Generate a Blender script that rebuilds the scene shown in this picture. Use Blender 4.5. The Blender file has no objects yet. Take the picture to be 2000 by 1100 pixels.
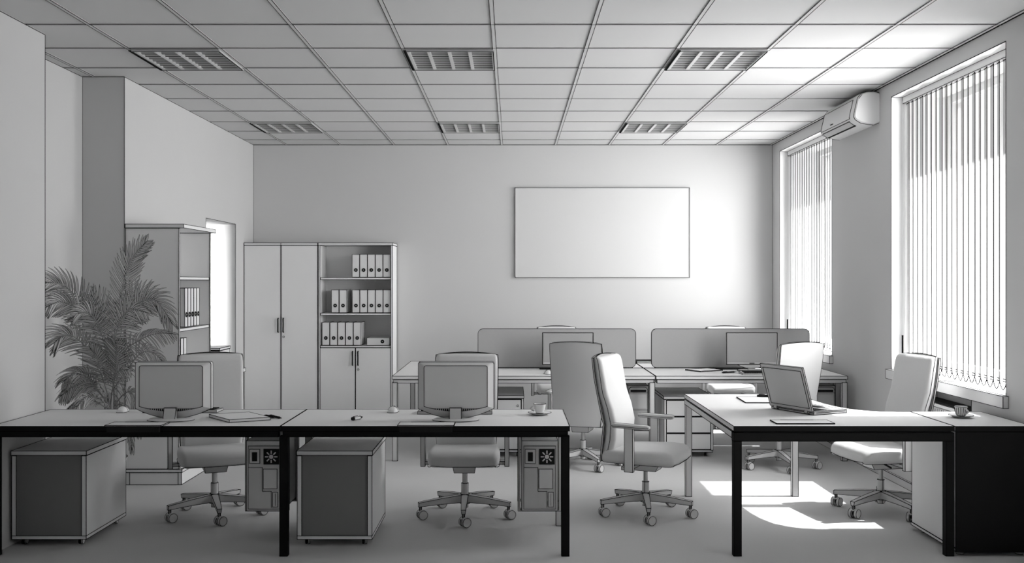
import bpy, bmesh, math, random
from mathutils import Vector, Matrix
random.seed(7)
S = bpy.context.scene
COL = S.collection
PI = math.pi
F = 35.0 / 36.0 * 2000.0          # focal length in pixels of the 2000 px wide frame
EYE = 1.52
CEIL = 3.045
RW = 2.908                        # right wall plane
LW = -2.887                       # left wall plane
BW = 11.11                        # back wall plane
DESK = 0.72

def at(px, py, y):                # pixel -> world point at depth y
    return Vector(((px - 1000) * y / F, y, EYE - (py - 550) * y / F))

# ------------------------------------------------------------------ materials
def mat(name, v, rough=0.85, var=0.03, spec=0.15, scale=6.0):
    m = bpy.data.materials.new(name); m.use_nodes = True
    nt = m.node_tree; b = nt.nodes['Principled BSDF']
    b.inputs['Roughness'].default_value = rough
    b.inputs['Specular IOR Level'].default_value = spec
    tc = nt.nodes.new('ShaderNodeTexCoord'); nz = nt.nodes.new('ShaderNodeTexNoise')
    nz.inputs['Scale'].default_value = scale; nz.inputs['Detail'].default_value = 2
    r = nt.nodes.new('ShaderNodeMapRange')
    r.inputs['To Min'].default_value = v * (1 - var); r.inputs['To Max'].default_value = v * (1 + var)
    c = nt.nodes.new('ShaderNodeCombineColor')
    nt.links.new(tc.outputs['Object'], nz.inputs['Vector'])
    nt.links.new(nz.outputs['Fac'], r.inputs['Value'])
    for k in ('Red', 'Green', 'Blue'): nt.links.new(r.outputs['Result'], c.inputs[k])
    nt.links.new(c.outputs['Color'], b.inputs['Base Color'])
    return m

M = {
    'wall': mat('wall_paint', .62, .95, .015, .05, 2),
    'ceiling': mat('ceiling_tile', .64, .95, .015, .05, 3),
    'floor': mat('floor_carpet', .60, .95, .02, .03, 40),
    'wood': mat('furniture_laminate', .85, .6, .015, .1),
    'top': mat('tabletop_laminate', .80, .6, .015, .1),
    'metal': mat('painted_metal', .66, .5, .01, .2),
    'fabric': mat('chair_fabric', .68, .95, .02, .03, 60),
    'plastic': mat('grey_plastic', .56, .5, .01, .2),
    'screenback': mat('monitor_shell', .66, .6, .01, .1),
    'white': mat('white_plastic', .82, .5, .01, .2),
    'board': mat('whiteboard_surface', .66, .4, .01, .1),
    'felt': mat('screen_felt', .46, .95, .02, .03, 50),
    'leaf': mat('palm_leaf', .66, .7, .12, .1, 12),
    'stem': mat('palm_stem', .35, .8, .15, .05, 20),
    'soil': mat('soil', .05, .95, .3, .02, 60),
    'dark': mat('dark_plastic', .02, .7, .05, .05),
    'panel': mat('shaded_back_panel', .22, .7, .02, .05),  # shade under the near desks put into the panel colour
    'display': mat('screen_surface', .40, .5, .01, .1),
    'reveal': mat('reveal_painted_light', .93, .9, .005, .05),  # brightness of the window jambs put into a whiter colour
    'black': mat('unlit_front_black', .012, .6, 0, .05),  # unlit look of the near desk and cabinet fronts put into the colour
    'ink': mat('ink_edge', .008, .95, 0, 0),
    'paper': mat('paper', .84, .9, .01, .03),
    'lamp_metal': mat('louvre_aluminium', .62, .35, .01, .4),
    'tube': mat('lamp_tube', .7, .4, .01, .3),
}
def blind_mat():
    m = bpy.data.materials.new('sheer_blind_fabric'); m.use_nodes = True
    nt = m.node_tree; nt.nodes.clear()
    o = nt.nodes.new('ShaderNodeOutputMaterial')
    t = nt.nodes.new('ShaderNodeBsdfTransparent'); t.inputs['Color'].default_value = (1, 1, 1, 1)
    d = nt.nodes.new('ShaderNodeBsdfDiffuse'); d.inputs['Color'].default_value = (.66, .66, .66, 1)
    l = nt.nodes.new('ShaderNodeBsdfTranslucent'); l.inputs['Color'].default_value = (.34, .34, .34, 1)
    w = nt.nodes.new('ShaderNodeTexWave'); w.inputs['Scale'].default_value = 60
    a = nt.nodes.new('ShaderNodeMixShader'); a.inputs[0].default_value = .26
    b = nt.nodes.new('ShaderNodeMixShader')
    r = nt.nodes.new('ShaderNodeMapRange'); r.inputs['To Min'].default_value = .57; r.inputs['To Max'].default_value = .61
    nt.links.new(w.outputs['Fac'], r.inputs['Value']); nt.links.new(r.outputs['Result'], b.inputs[0])
    nt.links.new(d.outputs[0], a.inputs[1]); nt.links.new(l.outputs[0], a.inputs[2])
    nt.links.new(t.outputs[0], b.inputs[1]); nt.links.new(a.outputs[0], b.inputs[2])
    nt.links.new(b.outputs[0], o.inputs[0]); return m
def glass_mat():
    m = bpy.data.materials.new('window_glass'); m.use_nodes = True
    nt = m.node_tree; nt.nodes.clear()
    o = nt.nodes.new('ShaderNodeOutputMaterial')
    t = nt.nodes.new('ShaderNodeBsdfTransparent'); t.inputs['Color'].default_value = (.95, .95, .95, 1)
    g = nt.nodes.new('ShaderNodeBsdfGlossy'); g.inputs['Roughness'].default_value = .02
    a = nt.nodes.new('ShaderNodeMixShader'); a.inputs[0].default_value = .05
    nt.links.new(t.outputs[0], a.inputs[1]); nt.links.new(g.outputs[0], a.inputs[2]); nt.links.new(a.outputs[0], o.inputs[0])
    return m
M['blind'] = blind_mat(); M['glass'] = glass_mat()

# ------------------------------------------------------------------ mesh builder
class MB:
    """collects faces (with a material each) and ink edges, links them as one mesh object"""
    def __init__(self, ink=.0024):
        self.v = []; self.f = []; self.fm = []; self.fs = []; self.mats = []; self.segs = []; self.r = ink
    def mi(self, m):
        if m not in self.mats: self.mats.append(m)
        return self.mats.index(m)
    def add(self, bm, m, ink=True, smooth=False, ang=40, mtx=None):
        if mtx is not None: bmesh.ops.transform(bm, matrix=mtx, verts=bm.verts)
        bmesh.ops.recalc_face_normals(bm, faces=bm.faces)
        o = len(self.v); k = self.mi(m)
        bm.verts.index_update()
        self.v += [tuple(x.co) for x in bm.verts]
        for f in bm.faces:
            self.f.append([o + x.index for x in f.verts]); self.fm.append(k); self.fs.append(smooth)
        if ink:
            for e in bm.edges:
                if len(e.link_faces) != 2 or e.calc_face_angle(0) > math.radians(ang):
                    self.segs.append((e.verts[0].co.copy(), e.verts[1].co.copy()))
        bm.free(); return self
    def box(self, x0, x1, y0, y1, z0, z1, m='wood', ink=True, bevel=0, seg=3, mtx=None, smooth=False):
        bm = bmesh.new(); bmesh.ops.create_cube(bm, size=1)
        for q in bm.verts:
            q.co = Vector(((x0 + x1) / 2 + q.co.x * (x1 - x0), (y0 + y1) / 2 + q.co.y * (y1 - y0), (z0 + z1) / 2 + q.co.z * (z1 - z0)))
        if bevel:
            bmesh.ops.bevel(bm, geom=bm.edges[:], offset=bevel, segments=seg, profile=.5, affect='EDGES')
        return self.add(bm, m, ink, smooth or bool(bevel), 40, mtx)
    def prism(self, pts, a, b, axis='z', m='wood', ink=True, ang=40, smooth=False, mtx=None):
        """2D outline extruded along an axis from a to b"""
        def P(p, w):
            return {'z': (p[0], p[1], w), 'y': (p[0], w, p[1]), 'x': (w, p[0], p[1])}[axis]
        bm = bmesh.new(); n = len(pts)
        A = [bm.verts.new(P(p, a)) for p in pts]; B = [bm.verts.new(P(p, b)) for p in pts]
        bm.faces.new(A); bm.faces.new(B[::-1])
        for i in range(n): bm.faces.new((A[i], A[(i + 1) % n], B[(i + 1) % n], B[i]))
        return self.add(bm, m, ink, smooth, ang, mtx)
    def loft(self, secs, m='wood', ink=False, smooth=True, ang=40, cap=True, closed=True, mtx=None):
        bm = bmesh.new(); R = [[bm.verts.new(p) for p in s] for s in secs]; n = len(secs[0])
        for i in range(len(R) - 1):
            for j in range(n if closed else n - 1):
                bm.faces.new((R[i][j], R[i][(j + 1) % n], R[i + 1][(j + 1) % n], R[i + 1][j]))
        if cap: bm.faces.new(R[0][::-1]); bm.faces.new(R[-1])
        return self.add(bm, m, ink, smooth, ang, mtx)
    def cyl(self, p, q, r, r2=None, m='metal', n=16, ink=True, sil=(), mtx=None):
        p, q = Vector(p), Vector(q); r2 = r if r2 is None else r2
        d = (q - p).normalized()
        u = d.orthogonal().normalized() if abs(d.z) < .99 else Vector((1, 0, 0)); w = d.cross(u)
        ring = lambda c, rr: [c + (u * math.cos(2 * PI * k / n) + w * math.sin(2 * PI * k / n)) * rr for k in range(n)]
        for s in sil:
            e = u * math.cos(s) + w * math.sin(s); a, b = p + e * r, q + e * r2
            if mtx is not None: a, b = mtx @ a, mtx @ b
            self.segs.append((a, b))
        return self.loft([ring(p, r), ring(q, r2)], m, ink, True, 40, mtx=mtx)
    def lathe(self, prof, c=(0, 0, 0), m='white', n=28, ink=False, ang=50, mtx=None):
        c = Vector(c); bm = bmesh.new(); R = []
        for r, z in prof:
            if r < 1e-6: R.append([bm.verts.new(c + Vector((0, 0, z)))])
            else: R.append([bm.verts.new(c + Vector((r * math.cos(2 * PI * k / n), r * math.sin(2 * PI * k / n), z))) for k in range(n)])
        for a, b in zip(R, R[1:]):
            for k in range(n):
                l = (k + 1) % n
                if len(a) == 1 and len(b) == 1: continue
                if len(a) == 1: bm.faces.new((a[0], b[k], b[l]))
                elif len(b) == 1: bm.faces.new((a[k], a[l], b[0]))
                else: bm.faces.new((a[k], a[l], b[l], b[k]))
        return self.add(bm, m, ink, True, ang, mtx)
    def tube(self, pts, r, m='metal', n=8, r2=None, mtx=None):
        pts = [Vector(p) for p in pts]; secs = []; up = None
        for i, p in enumerate(pts):
            d = (pts[min(i + 1, len(pts) - 1)] - pts[max(i - 1, 0)]).normalized()
            if up is None: up = d.orthogonal().normalized()
            up = (up - d * up.dot(d)).normalized(); w = d.cross(up)
            rr = r if r2 is None else r + (r2 - r) * i / (len(pts) - 1)
            secs.append([p + (up * math.cos(2 * PI * k / n) + w * math.sin(2 * PI * k / n)) * rr for k in range(n)])
        return self.loft(secs, m, False, True, mtx=mtx)
    def line(self, *pts, close=False):
        pts = [Vector(p) for p in pts]
        if close: pts.append(pts[0])
        for a, b in zip(pts, pts[1:]): self.segs.append((a, b))
        return self
    def build(self, name, parent=None, loc=None, rotz=0):
        V, Fc, fm, fs = list(self.v), list(self.f), list(self.fm), list(self.fs)
        if self.segs:
            k = self.mi('ink'); r = self.r
            for a, b in self.segs:
                d = b - a
                if d.length < 1e-5: continue
                d.normalize(); u = d.orthogonal().normalized(); w = d.cross(u); o = len(V)
                a2, b2 = a - d * r * .5, b + d * r * .5
                for c in (a2, b2):
                    for s, t in ((1, 0), (0, 1), (-1, 0), (0, -1)): V.append(tuple(c + (u * s + w * t) * r))
                for j in range(4):
                    Fc.append([o + j, o + (j + 1) % 4, o + 4 + (j + 1) % 4, o + 4 + j]); fm.append(k); fs.append(False)
                Fc.append([o + 3, o + 2, o + 1, o]); fm.append(k); fs.append(False)
                Fc.append([o + 4, o + 5, o + 6, o + 7]); fm.append(k); fs.append(False)
        me = bpy.data.meshes.new(name); me.from_pydata(V, [], Fc)
        for mm in self.mats: me.materials.append(M[mm])
        me.polygons.foreach_set('material_index', fm); me.polygons.foreach_set('use_smooth', fs)
        me.set_sharp_from_angle(angle=math.radians(40)); me.update()
        o = bpy.data.objects.new(name, me); COL.objects.link(o)
        if parent is not None: o.parent = parent
        if loc is not None: o.location = loc
        o.rotation_euler.z = rotz
        return o

def tag(o, label, cat, group=None):
    o['label'] = label; o['category'] = cat
    if group: o['group'] = group
    return o
def thing(name, label, cat, loc=(0, 0, 0), rotz=0, group=None):
    o = bpy.data.objects.new(name, None); COL.objects.link(o); o.empty_display_size = .1
    o.location = loc; o.rotation_euler.z = rotz
    return tag(o, label, cat, group)
def struct(name, mb):
    o = mb.build(name); o['kind'] = 'structure'; return o
def dup(root, loc, rotz, label, group=None):
    def rec(o, p):
        c = o.copy(); COL.objects.link(c)
        if p is not None: c.parent = p
        for ch in o.children: rec(ch, c)
        return c
    r = rec(root, None); r.location = loc; r.rotation_euler.z = rotz; r['label'] = label
    if group: r['group'] = group
    return r
def rrect(hw, hh, r, n=4):
    """rounded rectangle outline, counter-clockwise"""
    out = []
    for cx, cy, a in ((hw - r, hh - r, 0), (-hw + r, hh - r, 90), (-hw + r, -hh + r, 180), (hw - r, -hh + r, 270)):
        for k in range(n + 1):
            t = math.radians(a + 90 * k / n); out.append((cx + r * math.cos(t), cy + r * math.sin(t)))
    return out

# ------------------------------------------------------------------ the room
Y0 = -.6                          # the room runs on behind the camera
WN = (5.86, 7.631); WF = (9.047, 10.81); WX = (2.673, 4.444); WZ = (.846, 2.935); OUT = 3.46
b = MB(); b.box(-4.5, 3.5, Y0, BW + .3, -.15, 0, 'floor', ink=False); struct('floor', b)

b = MB(.0035); b.box(-3.5, OUT, BW, BW + .25, 0, 3.3, 'wall', ink=False)
b.line((LW, BW, 0), (LW, BW, CEIL), (RW, BW, CEIL), (RW, BW, 0)); struct('wall_back', b)

b = MB(.0028)
def rwbox(y0, y1, z0, z1, x0=RW): b.box(x0, OUT, y0, y1, z0, z1, 'wall', ink=False)
rwbox(Y0, WX[0], 0, 3.3); rwbox(WX[1], WN[0], 0, 3.3); rwbox(WN[1], WF[0], 0, 3.3); rwbox(WF[1], BW, 0, 3.3)
NI = (6.30, 7.19, .789)           # radiator recess
for w in (WN, WF, WX): rwbox(w[0], w[1], WZ[1], 3.3)
rwbox(WX[0], WX[1], 0, WZ[0] - .07)
rwbox(WF[0], WF[1], 0, WZ[0] - .07)
rwbox(WN[0], NI[0], 0, WZ[0] - .07); rwbox(NI[1], WN[1], 0, WZ[0] - .07)
rwbox(NI[0], NI[1], 0, WZ[0] - .07, 3.07)
for w in (WN, WF, WX):
    b.line((RW, w[0], WZ[0]), (RW, w[0], WZ[1]), (RW, w[1], WZ[1]), (RW, w[1], WZ[0]))
    b.line((RW, w[1] - .004, WZ[1] - .004), (3.05, w[1] - .004, WZ[1] - .004))
b.line((RW, NI[0], 0), (RW, NI[0], WZ[0] - .07)); b.line((3.07, NI[1], 0), (3.07, NI[1], WZ[0] - .07))
b.line((RW, NI[1], 0), (RW, NI[1], WZ[0] - .07))
b.line((RW, Y0, CEIL), (RW, BW, CEIL)); struct('wall_right', b)

b = MB(.0026)
b.box(-3.45, LW, Y0, 6.154, 0, 3.3, 'wall', ink=False)
b.box(-3.45, -3.2, 6.154, 7.416, 0, 3.3, 'wall', ink=False)
DO = (9.387, 10.395, 2.119)       # doorway
b.box(-3.2, LW, 7.416, DO[0], 0, 3.3, 'wall', ink=False)
b.box(-3.2, LW, DO[0], DO[1], DO[2], 3.3, 'wall', ink=False)
b.box(-3.2, LW, DO[1], BW, 0, 3.3, 'wall', ink=False)
b.line((LW, Y0, CEIL), (LW, 6.154, CEIL), (LW, 6.154, 0)); b.line((LW, 6.154, CEIL), (-3.2, 6.154, CEIL), (-3.2, 7.416, CEIL), (LW, 7.416, CEIL), (LW, BW, CEIL))
b.line((-3.2, 7.416, CEIL), (-3.2, 7.416, 0)); b.line((LW, 7.416, CEIL), (LW, 7.416, 0))
b.line((LW, DO[0], 0), (LW, DO[0], DO[2]), (LW, DO[1], DO[2]), (LW, DO[1], 0)); b.line((LW, DO[1], DO[2]), (-3.2, DO[1], DO[2]))
struct('wall_left', b)
b = MB(.0028); b.box(-3.45, OUT, Y0 - .2, Y0, 0, 3.3, 'wall', ink=False); struct('wall_front', b)
b = MB()                           # passage behind the doorway
b.box(-4.5, -4.4, 7.9, BW, 0, 3.3, 'wall', ink=False); b.box(-4.4, -3.2, 7.9, 8.0, 0, 3.3, 'wall', ink=False)
b.box(-4.4, -3.2, BW - .1, BW, 0, 3.3, 'wall', ink=False); struct('wall_passage', b)

# ceiling: tiles between T bars, six openings for the lamps
GX = [-.114 + .6 * k for k in range(-6, 7)]; GY = [5.921 + .6 * k for k in range(-11, 10)]
LAMPS = [(-2.214, 6.82), (-.414, 6.82), (1.386, 6.82), (-2.214, 9.82), (-.414, 9.82), (1.386, 9.82)]
b = MB(.0019)
ex = [-3.45] + [g for g in GX if -3.45 < g < RW] + [RW]
ey = [Y0] + [g for g in GY if Y0 < g < BW] + [BW]
for x0, x1 in zip(ex, ex[1:]):
    for y0, y1 in zip(ey, ey[1:]):
        cx, cy = (x0 + x1) / 2, (y0 + y1) / 2
        if any(abs(cx - l[0]) < .1 and abs(cy - l[1]) < .1 for l in LAMPS): continue
        b.box(x0, x1, y0, y1, CEIL + .006, CEIL + .02, 'ceiling', ink=False)
for x in ex[1:-1]:
    b.box(x - .012, x + .012, Y0, BW, CEIL, CEIL + .006, 'ceiling', ink=False)
    b.line((x - .012, Y0, CEIL), (x - .012, BW, CEIL)); b.line((x + .012, Y0, CEIL), (x + .012, BW, CEIL))
for y in ey[1:-1]:
    b.box(-3.45, RW, y - .012, y + .012, CEIL + .0005, CEIL + .006, 'ceiling', ink=False)
    b.line((-3.2 if 6.154 < y < 7.416 else LW, y - .012, CEIL), (RW, y - .012, CEIL))
b.box(-4.5, OUT, Y0, BW + .25, 3.25, 3.35, 'ceiling', ink=False)
struct('ceiling', b)

b = MB(.0026); b.box(RW - .02, RW - .0005, WN[0] - .8, NI[0], 0, .055, 'wall'); b.box(RW - .02, RW - .0005, NI[1], BW - .01, 0, .055, 'wall'); struct('baseboard_right', b)
b = MB(.0026); b.box(-1.27, RW - .03, BW - .018, BW - .0005, 0, .055, 'wall'); struct('baseboard_back', b)

# windows: frame and panes at the outer side of the deep reveal, sill, vertical blind
def window(idx, w, ink, label_blind):
    y0, y1 = w; yc = (y0 + y1) / 2; z0, z1 = WZ
    f = MB(.002)
    for a, c in ((y0, y0 + .06), (y1 - .06, y1), (yc - .04, yc + .04)): f.box(3.33, 3.39, a, c, z0, z1, 'white', ink=False)
    for a, c in ((y0 + .06, yc - .04), (yc + .04, y1 - .06)):
        f.box(3.33, 3.39, a, c, z0, z0 + .06, 'white', ink=False); f.box(3.33, 3.39, a, c, z1 - .06, z1, 'white', ink=False)
    wf = struct('window_%d' % idx, f)
    for a, c in ((y0 + .06, yc - .04), (yc + .04, y1 - .06)):
        g = MB(); g.box(3.355, 3.365, a, c, z0 + .06, z1 - .06, 'glass', ink=False); g.build('pane', wf)
    s = MB(ink); s.box(2.875, RW, y0 - .03, y1 + .03, z0 - .07, z0, 'white'); s.box(RW, OUT, y0, y1, z0 - .07, z0, 'white', ink=False)
    for ya, yb in ((y0, y0 + .004), (y1 - .004, y1)): s.box(RW + .001, 3.32, ya, yb, z0, z1, 'reveal', ink=False)  # added lining, whiter than the wall to imitate light on the jambs
    s.box(RW + .001, 3.32, y0 + .004, y1 - .004, z1 - .004, z1, 'reveal', ink=False)
    struct('trim_%d' % idx, s)
    if label_blind is None: return
    r = thing('vertical_blind', label_blind, 'blind', (3.012, yc, 0), 0, 'vertical blinds in the windows')
    h = MB(ink); h.box(-.02, .02, y0 - yc + .005, y1 - yc - .005, 2.882, 2.93, 'white'); h.build('headrail', r)
    n = 21; pitch = (y1 - y0 - .03) / n; me = None
    for k in range(n):
        yy = y0 - yc + .015 + pitch * (k + .5)
        if me is None:
            q = MB(ink * 1.3)
            secs = []
            for zz in (.905, 2.878):
                secs.append([(.004 * (1 - (t / 2.) ** 2), .0445 * t / 2., zz) for t in (-2, -1, 0, 1, 2)] + [(.0046 * (1 - (t / 2.) ** 2) + .0006, .0445 * t / 2., zz) for t in (2, 1, 0, -1, -2)])
            q.loft(secs, 'blind', False, True)
            q.line((0, -.0445, .905), (0, -.0445, 2.878)); q.line((-.0, -.0445, .921), (.004, 0, .921), (0, .0445, .921)); q.line((0, -.0445, .905), (.004, 0, .905), (0, .0445, .905))
            q.line((0, -.0445, 2.878), (.004, 0, 2.878), (0, .0445, 2.878))
            o = q.build('slat', r, (0, yy, 0)); me = o.data
        else:
            o = bpy.data.objects.new('slat', me); COL.objects.link(o); o.parent = r; o.location = (0, yy, 0)
        o.rotation_euler.z = math.radians(-14 + random.uniform(-5, 5))
    c = MB()
    for k in range(n):
        yy = y0 - yc + .015 + pitch * k
        c.tube([(-.012, yy + pitch * t / 8., .904 - .046 * math.sin(PI * t / 8.)) for t in range(9)], .0032, 'ink', 5)
    c.build('bottom_chain', r)
    c = MB(); c.cyl((-.03, y1 - yc - .03, .92), (-.03, y1 - yc - .03, 1.11), .007, m='ink', n=8, ink=False); c.cyl((-.03, y1 - yc - .03, 1.11), (-.03, y1 - yc - .03, 2.9), .0012, m='white', n=6, ink=False); c.build('pull_cord', r)
window(3, WX, .0022, None)  # unseen window added to let front light onto the near monitors
window(1, WN, .0022, 'white vertical slat blind in the near window, behind the cup on the side cabinet')
window(2, WF, .0026, 'white vertical slat blind in the far window, below the air conditioner')

# ------------------------------------------------------------------ ceiling lamps
def lamp():
    r = thing('ceiling_light', '', 'light', group='square louvred ceiling lights')
    h = MB(.003)
    for a, c, d, e in ((-.29, -.28, -.29, .29), (.28, .29, -.29, .29), (-.28, .28, -.29, -.28), (-.28, .28, .28, .29)): h.box(a, c, d, e, -.01, .1, 'lamp_metal', ink=False)
    h.box(-.29, .29, -.29, .29, .1, .105, 'lamp_metal', ink=False); h.build('housing', r)
    f = MB(.004)
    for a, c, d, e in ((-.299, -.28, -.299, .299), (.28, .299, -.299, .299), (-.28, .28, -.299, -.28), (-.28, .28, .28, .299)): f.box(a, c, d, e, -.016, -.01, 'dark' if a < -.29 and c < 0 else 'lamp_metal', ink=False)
    f.line((-.29, -.29, -.016), (.29, -.29, -.016), (.29, .29, -.016), (-.29, .29, -.016), close=True); f.build('frame', r)
    l = MB(.0032)
    for x in (-.27, -.135, 0, .135):
        l.prism([(x - .012, -.012), (x + .012, -.012), (x + .003, .045), (x - .003, .045)], -.28, .28, 'y', 'lamp_metal', ink=False)
    for k in range(8):
        y = -.245 + .07 * k
        l.box(-.28, .28, y - .003, y + .003, -.006, .045, 'lamp_metal', ink=False); l.line((-.28, y, -.006), (.28, y, -.006))
    l.build('louvre', r)
    for x in (-.2, -.067, .067, .2):
        t = MB(); t.cyl((x, -.27, .07), (x, .27, .07), .013, m='tube', n=12, ink=False); t.build('tube', r)
    return r
names = ['over the palm plant and the near desk row', 'over the middle of the room, nearer row', 'nearest the air conditioner in the nearer row', 'in front of the tall cabinets, farther row', 'above the left part of the far desks, farther row', 'above the whiteboard, farther row']
L0 = None
for (x, y), n in zip(LAMPS, names):
    lab = 'square louvred ceiling light ' + n
    if L0 is None: L0 = lamp(); L0.location = (x, y, CEIL); L0['label'] = lab
    else: dup(L0, (x, y, CEIL), 0, lab)

# ------------------------------------------------------------------ whiteboard, air conditioner, radiator
r = thing('whiteboard', 'large blank whiteboard hung on the back wall', 'whiteboard', ((at(1176.5, 0, 11.09)).x, BW - .004, 0))
hw = 341 / 2 * 11.09 / F; z0, z1 = 1.566, 2.564
z1 = EYE + 183 * 11.09 / F; z0 = EYE + 8 * 11.09 / F
b = MB(.003); b.box(-hw + .008, hw - .008, -.014, -.001, z0 + .008, z1 - .008, 'board', ink=False); b.build('writing_surface', r)
b = MB(.0034)
for a, c, d, e in ((-hw, -hw + .008, z0, z1), (hw - .008, hw, z0, z1), (-hw, hw, z0, z0 + .008), (-hw, hw, z1 - .008, z1)): b.box(a, c, -.018, -.001, d, e, 'metal', ink=False)
b.line((-hw, -.018, z0), (hw, -.018, z0), (hw, -.018, z1), (-hw, -.018, z1), close=True); b.build('frame', r)

r = thing('air_conditioner', 'white wall air conditioner mounted between the windows under the ceiling', 'air conditioner', (RW - .002, 8.30, 0))
prof = [(0, 2.775), (0, 3.018), (-.035, 3.028), (-.10, 3.026), (-.145, 3.01), (-.172, 2.975), (-.198, 2.86), (-.203, 2.825), (-.190, 2.80), (-.15, 2.775), (-.09, 2.762), (-.04, 2.758)]
def acsec(y, s):
    c = (-.09, 2.89); return [(c[0] + (p[0] - c[0]) * s if p[0] < -.001 else p[0], y, c[1] + (p[1] - c[1]) * s) for p in prof]
b = MB(.0026)
b.loft([acsec(-.43, .9), acsec(-.415, .98), acsec(-.40, 1), acsec(.40, 1), acsec(.415, .98), acsec(.43, .9)], 'white', False, True)
for y in (-.415, .415):
    s = acsec(y, .985); b.line(*s[1:], s[0])
b.line((-.045, -.404, 3.03), (-.045, -.404, 2.758)); b.line(acsec(-.43, .9)[4], acsec(-.43, .9)[5])
b.build('body', r)
b = MB(.0022)
pan = [(-.176, 2.972), (-.202, 2.86), (-.207, 2.828), (-.203, 2.822), (-.195, 2.86), (-.170, 2.972)]
b.prism(pan, -.33, .39, 'y', 'white', True, 60); b.build('front_panel', r)
b = MB(.0022); b.prism([(-.196, 2.802), (-.155, 2.772), (-.152, 2.777), (-.193, 2.808)], -.30, .38, 'y', 'plastic', True, 60)
b.box(-.152, -.14, -.30, .38, 2.768, 2.775, 'dark', ink=False); b.build('air_vane', r)
b = MB(); b.box(-.2085, -.204, .08, .14, 2.842, 2.849, 'dark', ink=False); b.build('logo', r)

r = thing('radiator', 'ribbed white radiator with a dark top grille in the recess under the near window', 'radiator', (2.99, (NI[0] + NI[1]) / 2, 0))
b = MB(.002); b.box(-.06, .055, -.42, .42, .10, .655, 'white', ink=False)
for k in range(28):
    y = -.40 + .8 * k / 27; b.box(-.07, -.06, y - .007, y + .007, .12, .645, 'white', ink=False); b.line((-.07, y + .008, .12), (-.07, y + .008, .645))
b.box(-.068, .058, -.43, .43, .655, .68, 'white'); b.build('body', r)
b = MB(); b.box(-.06, .05, -.425, .425, .6805, .693, 'dark', ink=False); b.build('top_grille', r)
b = MB(); b.box(-.02, .02, -.36, -.33, .002, .10, 'white'); b.build('foot', r)
b = MB(); b.box(-.02, .02, .33, .36, .002, .10, 'white'); b.build('foot', r)

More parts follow.
